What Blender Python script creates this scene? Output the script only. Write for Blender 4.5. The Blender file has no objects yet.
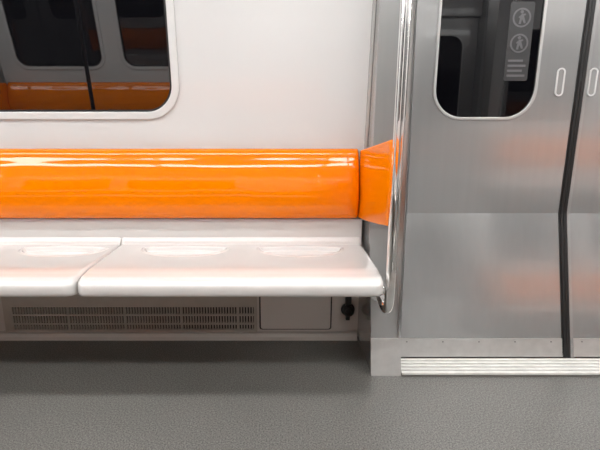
import bpy, bmesh, math, random
from mathutils import Vector
random.seed(3)
sc = bpy.context.scene
sc.view_settings.view_transform = 'Standard'
sc.view_settings.look = 'None'
YC2 = 0.94      # y' = YC2 - y mirrors one side of the car onto the other
PERIOD = 4.555

# ------------------------------------------------------------ materials
def mat(name, col, rough=0.4, metal=0.0, coat=0.0, ior=1.5, emit=None, estr=0,
        noise=None, bump=None, coat_rough=0.05, stretch=None, spec=.5, coat_bump_only=False):
    m = bpy.data.materials.new(name); m.use_nodes = True
    nt = m.node_tree; b = nt.nodes['Principled BSDF']
    b.inputs['Base Color'].default_value = (*col, 1)
    b.inputs['Roughness'].default_value = rough
    b.inputs['Metallic'].default_value = metal
    b.inputs['IOR'].default_value = ior
    b.inputs['Specular IOR Level'].default_value = spec
    b.inputs['Coat Weight'].default_value = coat
    b.inputs['Coat Roughness'].default_value = coat_rough
    if emit:
        b.inputs['Emission Color'].default_value = (*emit, 1)
        b.inputs['Emission Strength'].default_value = estr
    tc = nt.nodes.new('ShaderNodeTexCoord')
    mp = nt.nodes.new('ShaderNodeMapping'); nt.links.new(tc.outputs['Object'], mp.inputs['Vector'])
    if stretch: mp.inputs['Scale'].default_value = stretch
    if noise:   # (scale, amount, detail)
        n = nt.nodes.new('ShaderNodeTexNoise'); n.inputs['Scale'].default_value = noise[0]
        n.inputs['Detail'].default_value = noise[2]
        nt.links.new(mp.outputs['Vector'], n.inputs['Vector'])
        r = nt.nodes.new('ShaderNodeValToRGB')
        r.color_ramp.elements[0].position = 0.3; r.color_ramp.elements[1].position = 0.7
        a = noise[1]
        r.color_ramp.elements[0].color = (*[c*(1-a) for c in col], 1)
        r.color_ramp.elements[1].color = (*[min(1, c*(1+a)) for c in col], 1)
        nt.links.new(n.outputs['Fac'], r.inputs['Fac'])
        nt.links.new(r.outputs['Color'], b.inputs['Base Color'])
    if bump:    # (scale, strength, distance)
        n = nt.nodes.new('ShaderNodeTexNoise'); n.inputs['Scale'].default_value = bump[0]
        n.inputs['Detail'].default_value = 0.0
        nt.links.new(tc.outputs['Object'], n.inputs['Vector'])
        bp = nt.nodes.new('ShaderNodeBump'); bp.inputs['Strength'].default_value = bump[1]
        bp.inputs['Distance'].default_value = bump[2]
        nt.links.new(n.outputs['Fac'], bp.inputs['Height'])
        if not coat_bump_only: nt.links.new(bp.outputs['Normal'], b.inputs['Normal'])
        nt.links.new(bp.outputs['Normal'], b.inputs['Coat Normal'])
    return m

M_WALL = mat('white_fibreglass', (.655,.655,.65), .25, coat=.8, bump=(4,.15,.02), coat_rough=.03)
M_SEAT = mat('seat_fibreglass', (.65,.64,.625), .16, coat=1, coat_rough=.03)
M_ORANGE = mat('orange_gloss', (.86,.205,.0), .5, coat=.85, bump=(4.5,.22,.02), coat_rough=.03, spec=.0, coat_bump_only=True)
M_DOOR = mat('door_grey_metal', (.41,.413,.41), .19, metal=.5, coat=1, coat_rough=.04, noise=(40,.02,2), stretch=(1,1,.03), bump=(2.2,.12,.012))
M_PILLAR = mat('pillar_grey_metal', (.38,.382,.378), .26, metal=.4, coat=.5, coat_rough=.08, noise=(60,.015,2), stretch=(1,1,.05))
M_KICK = mat('scuffed_steel', (.58,.575,.56), .30, metal=.5, noise=(30,.06,5))
M_CHROME = mat('chrome', (.90,.89,.88), .05, metal=1.0)
M_GLASS = mat('dark_glass', (.003,.003,.004), .01, ior=2.1)
M_DGLASS = mat('door_dark_glass', (.003,.003,.004), .02, ior=1.6)
M_RUBBER = mat('black_rubber', (.012,.012,.012), .45)
M_DARK = mat('dark_recess', (.02,.02,.02), .7)
M_HEAT = mat('heater_steel', (.46,.43,.385), .4, metal=.2, noise=(20,.04,2))
M_HPANEL = mat('panel_beige', (.62,.60,.57), .4)
M_CEIL = mat('ceiling_white', (.75,.75,.745), .5)
M_LIGHT = mat('light_diffuser', (.9,.9,.9), .5, emit=(1.0,.995,.985), estr=18.3)
M_ALU = mat('aluminium_tread', (.80,.79,.76), .45, metal=.1, noise=(25,.08,6))
M_TREADBASE = mat('tread_groove_dark', (.18,.175,.16), .5, metal=.2)
M_STICK = mat('sticker_grey', (.035,.035,.037), .4)
M_STICKL = mat('sticker_light', (.12,.12,.125), .4)
M_FRAME = mat('window_frame_silver', (.58,.58,.57), .25, metal=.4)
M_BLACKPOLE = mat('black_coated_steel', (.015,.015,.016), .3)

def floor_mat():
    m = bpy.data.materials.new('speckled_vinyl'); m.use_nodes = True
    nt = m.node_tree; b = nt.nodes['Principled BSDF']; L = nt.links
    tc = nt.nodes.new('ShaderNodeTexCoord')
    n1 = nt.nodes.new('ShaderNodeTexNoise'); n1.inputs['Scale'].default_value = 210; n1.inputs['Detail'].default_value = 3
    n2 = nt.nodes.new('ShaderNodeTexNoise'); n2.inputs['Scale'].default_value = 2.2; n2.inputs['Detail'].default_value = 6
    for n in (n1, n2): L.new(tc.outputs['Object'], n.inputs['Vector'])
    r1 = nt.nodes.new('ShaderNodeValToRGB')
    r1.color_ramp.elements[0].position = .36; r1.color_ramp.elements[0].color = (.088,.086,.079,1)
    r1.color_ramp.elements[1].position = .65; r1.color_ramp.elements[1].color = (.245,.238,.222,1)
    L.new(n1.outputs['Fac'], r1.inputs['Fac'])
    r2 = nt.nodes.new('ShaderNodeValToRGB')
    r2.color_ramp.elements[0].position = .3; r2.color_ramp.elements[0].color = (.85,.85,.85,1)
    r2.color_ramp.elements[1].position = .7; r2.color_ramp.elements[1].color = (1,1,1,1)
    L.new(n2.outputs['Fac'], r2.inputs['Fac'])
    mx = nt.nodes.new('ShaderNodeMix'); mx.data_type = 'RGBA'; mx.blend_type = 'MULTIPLY'
    mx.inputs['Factor'].default_value = 1
    L.new(r1.outputs['Color'], mx.inputs['A']); L.new(r2.outputs['Color'], mx.inputs['B'])
    L.new(mx.outputs['Result'], b.inputs['Base Color'])
    b.inputs['Roughness'].default_value = .33
    bp = nt.nodes.new('ShaderNodeBump'); bp.inputs['Strength'].default_value = .15; bp.inputs['Distance'].default_value = .001
    L.new(n1.outputs['Fac'], bp.inputs['Height']); L.new(bp.outputs['Normal'], b.inputs['Normal'])
    return m
M_FLOOR = floor_mat()

# ------------------------------------------------------------ mesh helpers
def empty(name):
    e = bpy.data.objects.new(name, None); e.empty_display_size = .1
    sc.collection.objects.link(e); return e

def finish(name, bm, m, parent=None, smooth=False):
    bmesh.ops.recalc_face_normals(bm, faces=bm.faces)
    me = bpy.data.meshes.new(name); bm.to_mesh(me); bm.free()
    me.materials.append(m)
    if smooth:
        for p in me.polygons: p.use_smooth = True
    o = bpy.data.objects.new(name, me); sc.collection.objects.link(o)
    if parent: o.parent = parent
    return o

def add_box(bm, x0, x1, y0, y1, z0, z1):
    vs = [bm.verts.new((x, y, z)) for x in (x0, x1) for y in (y0, y1) for z in (z0, z1)]
    for f in [(0,1,3,2),(4,6,7,5),(0,4,5,1),(2,3,7,6),(0,2,6,4),(1,5,7,3)]:
        bm.faces.new([vs[i] for i in f])

def box(name, x0, x1, y0, y1, z0, z1, m, parent=None, bevel=0):
    bm = bmesh.new(); add_box(bm, x0, x1, y0, y1, z0, z1)
    if bevel: bmesh.ops.bevel(bm, geom=bm.edges[:], offset=bevel, segments=2, affect='EDGES', profile=.6)
    return finish(name, bm, m, parent)

def loft_x(name, prof, x0, x1, m, parent=None, smooth=False, bevel=0):
    """closed (y,z) profile extruded along x"""
    bm = bmesh.new()
    a = [bm.verts.new((x0, y, z)) for y, z in prof]
    b = [bm.verts.new((x1, y, z)) for y, z in prof]
    n = len(prof)
    for i in range(n):
        j = (i+1) % n
        f = bm.faces.new((a[i], a[j], b[j], b[i])); f.smooth = smooth
    bm.faces.new(a); bm.faces.new(b[::-1])
    if bevel: bmesh.ops.bevel(bm, geom=bm.edges[:], offset=bevel, segments=2, affect='EDGES')
    return finish(name, bm, m, parent)

def rr(x0, x1, z0, z1, r, n=10):
    pts = []
    for cx, cz, a0 in ((x1-r, z0+r, -90), (x1-r, z1-r, 0), (x0+r, z1-r, 90), (x0+r, z0+r, 180)):
        for i in range(n+1):
            a = math.radians(a0 + 90*i/n); pts.append((cx+r*math.cos(a), cz+r*math.sin(a)))
    return pts

def rect(x0, x1, z0, z1): return [(x0,z0),(x1,z0),(x1,z1),(x0,z1)]

def plate(name, loops, th, dfun, m, parent=None, off=0, bevel=0):
    """flat plate with holes; lies on surface y=dfun(z); front face at y=dfun+off, thickness th going away"""
    cu = bpy.data.curves.new(name, 'CURVE'); cu.dimensions = '2D'; cu.fill_mode = 'BOTH'
    cu.extrude = th/2 - bevel; cu.bevel_depth = bevel; cu.bevel_resolution = 2; cu.offset = -bevel
    for l in loops:
        s = cu.splines.new('POLY'); s.points.add(len(l)-1)
        for p, (x, z) in zip(s.points, l): p.co = (x, z, 0, 1)
        s.use_cyclic_u = True
    o = bpy.data.objects.new(name, cu); sc.collection.objects.link(o)
    bpy.context.view_layer.update()
    dg = bpy.context.evaluated_depsgraph_get()
    me = bpy.data.meshes.new_from_object(o.evaluated_get(dg))
    bpy.data.objects.remove(o); bpy.data.curves.remove(cu)
    bm = bmesh.new(); bm.from_mesh(me); bpy.data.meshes.remove(me)
    bmesh.ops.remove_doubles(bm, verts=bm.verts, dist=1e-5)
    for v in bm.verts:
        x, z, w = v.co
        v.co = (x, dfun(z) + off + th/2 + w, z)
    return finish(name, bm, m, parent)

def tube(name, pts, r, m, parent=None):
    cu = bpy.data.curves.new(name, 'CURVE'); cu.dimensions = '3D'
    cu.bevel_depth = r; cu.bevel_resolution = 6; cu.use_fill_caps = True; cu.resolution_u = 10
    s = cu.splines.new('BEZIER'); s.bezier_points.add(len(pts)-1)
    for p, c in zip(s.bezier_points, pts):
        p.co = c; p.handle_left_type = p.handle_right_type = 'AUTO'
    o = bpy.data.objects.new(name, cu); sc.collection.objects.link(o)
    bpy.context.view_layer.update()
    dg = bpy.context.evaluated_depsgraph_get()
    me = bpy.data.meshes.new_from_object(o.evaluated_get(dg))
    bpy.data.objects.remove(o)
    me.materials.clear(); me.materials.append(m)
    for p in me.polygons: p.use_smooth = True
    o = bpy.data.objects.new(name, me); sc.collection.objects.link(o)
    if parent: o.parent = parent
    return o

def lathe_y(bm, cx, y0, cz, prof, n=28):
    """prof: list (dy, r) along -y"""
    rings = []
    for dy, r in prof:
        rings.append([bm.verts.new((cx+r*math.cos(2*math.pi*i/n), y0-dy, cz+r*math.sin(2*math.pi*i/n))) for i in range(n)])
    for a, b in zip(rings, rings[1:]):
        for i in range(n): bm.faces.new((a[i], a[(i+1)%n], b[(i+1)%n], b[i]))
    bm.faces.new(rings[0]); bm.faces.new(rings[-1])

# ------------------------------------------------------------ surfaces of the car side
def d_wall(z): return 1.79 - .094*(z-.85)
KZ = .575
def d_door(z):
    if z < KZ: return 1.625 + (1.778-1.625)*(z/KZ)
    return 1.778 + .004*(z-KZ)
def d_pil(z):
    if z < KZ: return 1.52 + (1.68-1.52)*(z/KZ)
    return 1.68 - .02*(z-KZ)

XL, XR = -4.22, 4.98
BL, BR = -2.59, .33

top = []   # objects of one side to be mirrored

# --- white wall panel with windows above one bench
W1 = (-1.44, -.412); W2 = (-2.43, -1.64)
WZ0, WZ1 = .975, 1.80
wall = empty('wall_back')
for k in (0, 1):
    s = PERIOD*k
    loops = [rect(BL-.02+s, BR+.004+s, .5, 2.2)]
    for w in (W1, W2): loops.append(rr(w[0]-.002+s, w[1]+.002+s, WZ0-.002, WZ1, .10))
    plate('panel_upper', loops, .03, d_wall, M_WALL, wall, off=0)
    box('panel_under_seat', BL-.02+s, BR+.02+s, 1.84, 1.90, 0, .56, M_HPANEL, wall)
    sx = 1.147 - PERIOD + s
    box('door_header', sx-.70, sx+.70, 1.74, 1.86, 1.92, 2.2, M_WALL, wall, .01)
box('end_fill', XL, -4.10, 1.70, 1.86, 0, 2.2, M_WALL, wall)
top.append((wall, [(0,0)]))

# --- windows
def window(name, w):
    e = empty(name)
    fr = [rr(w[0]-.030, w[1]+.030, WZ0-.030, WZ1+.03, .13), rr(w[0], w[1], WZ0, WZ1, .10)]
    plate('frame', fr, .018, d_wall, M_WALL, e, off=-.008, bevel=.004)
    sl = [rr(w[0], w[1], WZ0, WZ1, .10), rr(w[0]+.007, w[1]-.007, WZ0+.007, WZ1-.007, .094)]
    plate('seal', sl, .02, d_wall, M_RUBBER, e, off=-.002)
    plate('glass', [rr(w[0]-.001, w[1]+.001, WZ0-.001, WZ1+.001, .10)], .006, d_wall, M_GLASS, e, off=.008)
    return e
top.append((window('window_1', W1), [(0,0),(PERIOD,0)]))
top.append((window('window_2', W2), [(0,0),(PERIOD,0)]))

# --- bench
def seat_module(name, x0, x1, dips, parent):
    zt = .457; r = .035
    prof = [(1.768,.570),(1.762,.545),(1.760,.51),(1.757,.485),(1.748,.468),(1.735,.4575)]
    N = 160; flat = [(1.725 - (1.725-1.375)*i/(N-1), None) for i in range(N)]
    prof += flat
    for i in range(1, 9):
        a = math.radians(90*i/8); prof.append((1.36-.048*math.sin(a)+.0, zt-.004-.030*(1-math.cos(a))))
    prof += [(1.310,.408),(1.314,.398),(1.326,.394),(1.36,.396),(1.56,.425),(1.768,.425)]
    NX = 400
    bm = bmesh.new(); cols = []
    for ix in range(NX+1):
        x = x0 + (x1-x0)*ix/NX
        e = min(x-x0, x1-x)
        edge = .006*max(0, 1-e/.012)**2
        c = (r - math.sqrt(max(0, r*r-(r-e)**2))) if e < r else 0
        col = []
        for (y, z) in prof:
            if z is None:
                z = zt - .004*max(0,(1.375+.05-y)/.05)**2 if y < 1.425 else zt
                for cx in dips:
                    q = ((x-cx)/.205)**2 + ((y-1.60)/.19)**2
                    if q < 1: z -= .005*(1-q)**2
                    # D shaped recess with a rolled rim: flat rear edge, bowed front edge
                    yr = 1.700 - .024*((x-cx)/.150)**2
                    yy = yr - y
                    ry = .125; rx = .160
                    rho = math.sqrt(((x-cx)/rx)**2 + (max(0,yy)/ry)**2)
                    inside = min((1-rho)*ry, yy)
                    w = max(0, min(1, inside/.010)); w = w*w*(3-2*w)
                    z -= .014*w*(1-.15*min(1,max(0,yy)/ry))
                    if abs(inside) < .009: z += .0028*(1-(inside/.009)**2)**2
            z2 = z - edge if z > .44 else z
            y2 = y + c*max(0, min(1, (1.50-y)/.14))
            if y > 1.75 and z > .5: y2 = y + edge
            col.append(bm.verts.new((x, y2, z2)))
        cols.append(col)
    n = len(prof)
    for a, b in zip(cols, cols[1:]):
        for j in range(n):
            k = (j+1) % n
            f = bm.faces.new((a[j], a[k], b[k], b[j])); f.smooth = True
    bm.faces.new(cols[0]); bm.faces.new(cols[-1][::-1])
    return finish(name, bm, M_SEAT, parent)

def smoothprof(ctrl, n=6):
    out = []
    m = len(ctrl)
    for i in range(m-1):
        p0 = ctrl[max(0,i-1)]; p1 = ctrl[i]; p2 = ctrl[i+1]; p3 = ctrl[min(m-1,i+2)]
        for k in range(n):
            t = k/n
            out.append(tuple(.5*((2*p1[j])+(-p0[j]+p2[j])*t+(2*p0[j]-5*p1[j]+4*p2[j]-p3[j])*t*t+(-p0[j]+3*p1[j]-3*p2[j]+p3[j])*t**3) for j in (0,1)))
    out.append(ctrl[-1]); return out

bench = empty('bench_seat')
S1 = -.645
seat_module('seat_pan_1', S1+.0015, BR, [.078, -.366], bench)
seat_module('seat_pan_2', S1-.973, S1-.0015, [S1-.19, S1-.72], bench)
seat_module('seat_pan_3', BL, S1-.976, [S1-.976-.25, S1-.976-.70], bench)
ctrl = [(1.775,.560),(1.745,.561),(1.728,.568),(1.718,.59),(1.7115,.63),(1.7115,.67),(1.719,.715),(1.7335,.76),(1.7455,.79),(1.753,.808),(1.761,.821),(1.771,.830),(1.785,.834)]
bp = smoothprof(ctrl, 6)
bm = bmesh.new(); cols = []
xs = [BL+.02, BL+.022, BL+.026, BL+.034] + [BL+.05 + (BR-.02-BL-.10)*i/40 for i in range(41)] + [BR-.036, BR-.028, BR-.024, BR-.022]
for x in xs:
    e = min(x-(BL+.02), (BR-.022)-x); sh = .008*max(0, 1-e/.014)**2
    cols.append([bm.verts.new((x, y+sh, .695+(z-.695)*(1-sh*.8))) for y, z in bp] )
for a, b in zip(cols, cols[1:]):
    for j in range(len(bp)):
        k = (j+1) % len(bp)
        f = bm.faces.new((a[j], a[k], b[k], b[j])); f.smooth = (k != 0)
bm.faces.new(cols[0]); bm.faces.new(cols[-1][::-1])
finish('backrest', bm, M_ORANGE, bench)

def side_pad(name, flip, parent):
    """orange wing running from the backrest end forward to the grab pole"""
    bm = bmesh.new(); st = []
    for i in range(25):
        t = i/24
        y = 1.765 - (1.765-1.375)*t
        xin = .3125 + .018*t + .010*t*t - .003*math.sin(math.pi*t)
        z0 = .560 + .050*t**1.2; z1 = .832 + .052*t**1.2
        th = .024
        endr = max(0, 1-(1-t)/.06)**2*.008 + max(0, 1-t/.05)**2*.004
        ring = []
        for (px, pz) in rr(xin+endr*.4, xin+th, z0+endr*.6, z1-endr*.6, .008, 5):
            bulge = -.004*math.sin(math.pi*min(1,max(0,(pz-z0)/(z1-z0)))) if px < xin+th/2 else 0
            x = px + bulge
            if flip: x = (BL+BR) - x
            ring.append(bm.verts.new((x, y, pz)))
        st.append(ring)
    for a, b in zip(st, st[1:]):
        n = len(a)
        for j in range(n):
            f = bm.faces.new((a[j], a[(j+1)%n], b[(j+1)%n], b[j])); f.smooth = True
    bm.faces.new(st[0]); bm.faces.new(st[-1][::-1])
    finish(name, bm, M_ORANGE, parent)
side_pad('side_pad_1', False, bench); side_pad('side_pad_2', True, bench)
for i, x in enumerate((BL+.10, S1-.976, S1, BR-.10)):
    loft_x('bracket_%d' % (i+1), [(1.82,.42),(1.40,.405),(1.40,.385),(1.82,.32)], x-.012, x+.012, M_PILLAR, bench)
box('rear_support', BL, BR, 1.755, 1.838, .40, .555, M_SEAT, bench)
top.append((bench, [(0,0),(PERIOD,0)]))

# --- heater under the bench
heat = empty('heater_grille')
def heater_unit(x0, x1, idx):
    z0, z1 = .040, .147
    plate('casing_%d' % idx, [rect(x0-.03, x1+.014, .028, .30), rect(x0, x1, z0, z1)], .014, lambda z: 1.824, M_HEAT, heat)
    box('recess_%d' % idx, x0-.002, x1+.002, 1.8375, 1.8395, z0, z1, M_DARK, heat)
    bm = bmesh.new()
    x = x0
    i = 0
    while x < x1:
        wdt = .0055 if i % 20 else .012
        add_box(bm, x, min(x+wdt, x1), 1.822, 1.832, z0, z1); x += wdt + .0066; i += 1
    for z in (z0+.030, z0+.071):
        add_box(bm, x0, x1, 1.820, 1.833, z-.004, z+.004)
    finish('bars_%d' % idx, bm, M_HEAT, heat)
heater_unit(-1.185, -.115, 1)
heater_unit(-2.40, -1.27, 2)
plate('cover_panel', [rr(-.085, .222, .044, .30, .010)], .012, lambda z: 1.824, M_HPANEL, heat, bevel=.002)
plate('cover_gap', [rr(-.091, .228, .038, .306, .012)], .002, lambda z: 1.831, M_RUBBER, heat)
plate('cover_back', [rect(-.10, .262, .028, .31)], .006, lambda z: 1.833, M_HPANEL, heat)
top.append((heat, [(0,0),(PERIOD,0)]))

knob = empty('drain_valve')
bm = bmesh.new(); lathe_y(bm, .299, 1.839, .132, [(0,.030),(.006,.030),(.008,.024),(.03,.024),(.036,.019),(.037,.012),(.030,.010),(.030,.002)])
finish('valve_body', bm, M_RUBBER, knob)
box('valve_stem', .286, .312, 1.820, 1.839, .135, .24, M_RUBBER, knob, .004)
box('valve_foot', .290, .308, 1.822, 1.839, .085, .115, M_RUBBER, knob, .003)
top.append((knob, [(0,0),(PERIOD,0)]))

bb = loft_x('baseboard_back', [(1.84,0),(1.80,0),(1.812,.010),(1.820,.024),(1.84,.027)], BL, BR+.01, M_HPANEL)
top.append((bb, [(0,0),(PERIOD,0)]))

# --- door pillar
pil = empty('door_pillar')
def ppts(o=0, za=0, zb=2.2):
    f = [(d_pil(za)-o, za)]
    if za < KZ < zb: f += [(d_pil(KZ-.04)-o, KZ-.04), (d_pil(KZ)-.004-o, KZ), (d_pil(KZ+.04)-o, KZ+.04)]
    f += [(d_pil(zb)-o, zb)]
    return f
loft_x('post', ppts() + [(1.86,2.2),(1.86,0)], .346, .456, M_PILLAR, pil)
loft_x('kick_plate', ppts(.003, .0, .135) + [(d_pil(.135)+.01,.135),(d_pil(0)+.01,0)], .3445, .457, M_KICK, pil)
loft_x('edge_trim', ppts(.004, .135, 2.2) + [(d_pil(2.2)+.012,2.2),(d_pil(.135)+.012,.135)], .4485, .457, M_FRAME, pil)
loft_x('inner_filler', [(d_wall(.42)-.012,.42),(d_wall(2.2)-.012,2.2),(1.84,2.2),(1.84,.42)], .3345, .3445, M_FRAME, pil)
top.append((pil, [(0,0),(PERIOD,0),('f',0),('f',PERIOD)]))

# --- grab pole
pole = empty('grab_pole')
tube('pole', [(.356,1.36,2.198),(.356,1.36,1.6),(.356,1.36,1.0),(.356,1.36,.52),(.357,1.362,.41),(.360,1.385,.335),(.365,1.45,.303),(.372,1.53,.30),(.375,1.602,.30)], .0165, M_CHROME, pole)
bm = bmesh.new(); lathe_y(bm, .375, d_pil(.30)+.002, .30, [(0,.034),(.009,.034),(.012,.030),(.014,.018)])
finish('wall_flange', bm, M_CHROME, pole)
box('pad_clamp_upper', .342, .362, 1.362, 1.384, .82, .845, M_CHROME, pole, .003)
box('pad_clamp_lower', .342, .362, 1.362, 1.384, .64, .665, M_CHROME, pole, .003)
top.append((pole, [(0,0),(PERIOD,0),('f',0),('f',PERIOD)]))

# --- sliding door leaves
SX = 1.150
def door(name, x0, x1, glassx, handle_x, seam_side, sticker=False):
    e = empty(name)
    gz0, gz1 = .955, 1.76
    za = .016
    plate('panel_lower', [rect(x0, x1, za, KZ)], .03, d_door, M_DOOR, e)
    plate('panel_upper', [rect(x0, x1, KZ, 1.93), rr(glassx[0], glassx[1], gz0, gz1, .105)], .03, d_door, M_DOOR, e)
    plate('window_frame', [rr(glassx[0]-.011, glassx[1]+.011, gz0-.011, gz1+.011, .115), rr(glassx[0], glassx[1], gz0, gz1, .105)], .016, d_door, M_FRAME, e, off=-.004, bevel=.002)
    plate('window_glass', [rr(glassx[0]-.002, glassx[1]+.002, gz0-.002, gz1+.002, .106)], .006, d_door, M_DGLASS, e, off=.004)
    plate('kick_plate', [rect(x0+.002, x1-.003, .018, .088)], .004, d_door, M_KICK, e, off=-.003)
    bm = bmesh.new()
    for i in range(5):
        xx = x0+.05+(x1-x0-.10)*i/4
        lathe_y(bm, xx, d_door(.076)-.0028, .076, [(0,.0034),(.001,.003),(.0016,.0015)], 10)
    finish('kick_rivets', bm, M_PILLAR, e)
    hz = 1.085
    plate('pull_rim', [rr(handle_x-.016, handle_x+.016, hz-.052, hz+.052, .0155, 8), rr(handle_x-.0105, handle_x+.0105, hz-.0465, hz+.0465, .010, 8)], .006, d_door, M_WALL, e, off=-.004)
    plate('pull_cup', [rr(handle_x-.011, handle_x+.011, hz-.047, hz+.047, .0105, 8)], .003, d_door, M_PILLAR, e, off=-.0015)
    if seam_side == 'R': a, b = x1, x1+.010
    else: a, b = x0-.012, x0
    pr = [(d_door(z)-.006, z) for z in (za, KZ-.03)] + [(d_door(KZ)-.007, KZ)] + [(d_door(z)-.006, z) for z in (KZ+.03, 1.93)]
    loft_x('rubber_edge', pr + [(d_door(1.93)+.028,1.93),(d_door(KZ)+.028,KZ),(d_door(za)+.028,za)], a, b, M_RUBBER, e, bevel=0)
    if seam_side == 'L':
        loft_x('edge_strip', [(y-.002, z) for y, z in pr] + [(d_door(1.93)+.01,1.93),(d_door(KZ)+.01,KZ),(d_door(za)+.01,za)], x0, x0+.012, M_PILLAR, e)
    else:
        loft_x('edge_strip', [(y+.003, z) for y, z in pr] + [(d_door(1.93)+.01,1.93),(d_door(KZ)+.01,KZ),(d_door(za)+.01,za)], x1-.006, x1, M_RUBBER, e)
    if sticker:
        sx0, sx1 = .855, .945
        dd = lambda z: d_door(z)
        plate('sticker_base', [rr(sx0, sx1, 1.09, 1.37, .008)], .001, dd, M_STICK, e, off=.0028)
        for j, zc in enumerate((1.315, 1.225)):
            cx = (sx0+sx1)/2
            ringp = [(cx+.034*math.cos(a*math.pi/16), zc+.034*math.sin(a*math.pi/16)) for a in range(32)]
            ringq = [(cx+.028*math.cos(a*math.pi/16), zc+.028*math.sin(a*math.pi/16)) for a in range(32)]
            plate('sticker_ring_%d' % (j+1), [ringp, ringq], .001, dd, M_STICKL, e, off=.0016)
            plate('sticker_figure_%d' % (j+1), [[(cx-.010,zc-.022),(cx-.002,zc-.022),(cx+.001,zc-.005),(cx+.010,zc-.020),(cx+.016,zc-.018),(cx+.007,zc+.006),(cx+.014,zc+.010),(cx+.013,zc+.014),(cx,zc+.013),(cx-.012,zc+.002),(cx-.010,zc-.002),(cx-.006,zc+.002)]], .001, dd, M_STICKL, e, off=.0016)
            hd = [(cx-.001+.006*math.cos(a*math.pi/6), zc+.020+.006*math.sin(a*math.pi/6)) for a in range(12)]
            plate('sticker_head_%d' % (j+1), [hd], .001, dd, M_STICKL, e, off=.0016)
        for j in range(4):
            plate('sticker_text_%d' % (j+1), [rect(sx0+.010, sx1-.012-.012*(j%2), 1.105+.018*j, 1.113+.018*j)], .001, dd, M_STICKL, e, off=.0016)
    return e
d1 = door('door_1', .459, SX-.012, (.598, .976), 1.070, 'R', True)
d2 = door('door_2', SX+.012, 1.836, (2*SX-.976, 2*SX-.598), 1.194, 'L')
top.append((d1, [(0,0),(-PERIOD,0)])); top.append((d2, [(0,0),(-PERIOD,0)]))

# --- threshold
thr = empty('door_threshold')
box('tread_plate', .459, 1.836, 1.512, 1.70, 0, .008, M_TREADBASE, thr, .001)
for i in range(5):
    y = 1.513 + i*.0235
    loft_x('rib_%d' % (i+1), [(y,.007),(y+.001,.0145),(y+.0150,.0145),(y+.0160,.007)], .460, 1.835, M_ALU, thr)
top.append((thr, [(0,0),(-PERIOD,0)]))

# ------------------------------------------------------------ copies
def clone(o, loc, scale, parent=None):
    c = o.copy(); sc.collection.objects.link(c)
    if parent: c.parent = parent
    else: c.location = loc; c.scale = scale
    for ch in o.children: clone(ch, None, None, c)
    return c
nwin = 2; ndoor = 2
for o, places in top:
    for side in (0, 1):
        for p in places:
            if side == 0 and p == (0,0): continue
            if p[0] == 'f': lx, sx = (BL+BR) + p[1], -1
            else: lx, sx = p[0], 1
            loc = (lx, YC2 if side else 0, 0); scl = (sx, -1 if side else 1, 1)
            c = clone(o, loc, scl)
            if o.name.startswith('window_'): nwin += 1; c.name = 'window_%d' % nwin
            if o.name.startswith('door_') and o.name[5:].isdigit(): ndoor += 1; c.name = 'door_%d' % ndoor
            if o is wall: c.name = 'wall_front'
            if o is bb and side: c.name = 'baseboard_front'

# ------------------------------------------------------------ shell
Y1 = 1.90; Y0 = YC2 - Y1
box('floor', XL, XR, Y0, Y1, -.06, 0, M_FLOOR)
box('ceiling', XL, XR, Y0, Y1, 2.2, 2.26, M_CEIL)
box('wall_left', XL-.05, XL, Y0, Y1, -.06, 2.26, M_WALL)
box('wall_right', XR, XR+.05, Y0, Y1, -.06, 2.26, M_WALL)
# black coated stanchion in front of the opposite bench (seen in the window reflection)
sp = empty('stanchion_pole')
tube('pole', [(-1.60,-.345,0.0),(-1.60,-.345,1.0),(-1.60,-.345,2.2)], .017, M_BLACKPOLE, sp)
# continuous ceiling luminaires
for yc in (.47-.48, .47+.48):
    e = empty('ceiling_light')
    box('housing', XL+.05, XR-.05, yc-.10, yc+.10, 2.175, 2.2, M_CEIL, e)
    n = 6; Lg = (XR-XL-.2)/n
    for i in range(n):
        box('diffuser_%d' % (i+1), XL+.1+i*Lg+.03, XL+.1+(i+1)*Lg-.03, yc-.075, yc+.075, 2.155, 2.176, M_LIGHT, e, .006)

# ------------------------------------------------------------ world, camera
w = bpy.data.worlds.new('tunnel'); sc.world = w; w.use_nodes = True
w.node_tree.nodes['Background'].inputs[0].default_value = (.01,.01,.012,1)
cam = bpy.data.cameras.new('camera'); co = bpy.data.objects.new('camera', cam)
sc.collection.objects.link(co)
cam.sensor_width = 36; cam.lens = 445/600*36; cam.shift_x = 20/600; cam.clip_start = .02
co.location = (0, 0, .92); co.rotation_euler = (math.radians(90-12.5), 0, 0)
sc.camera = co
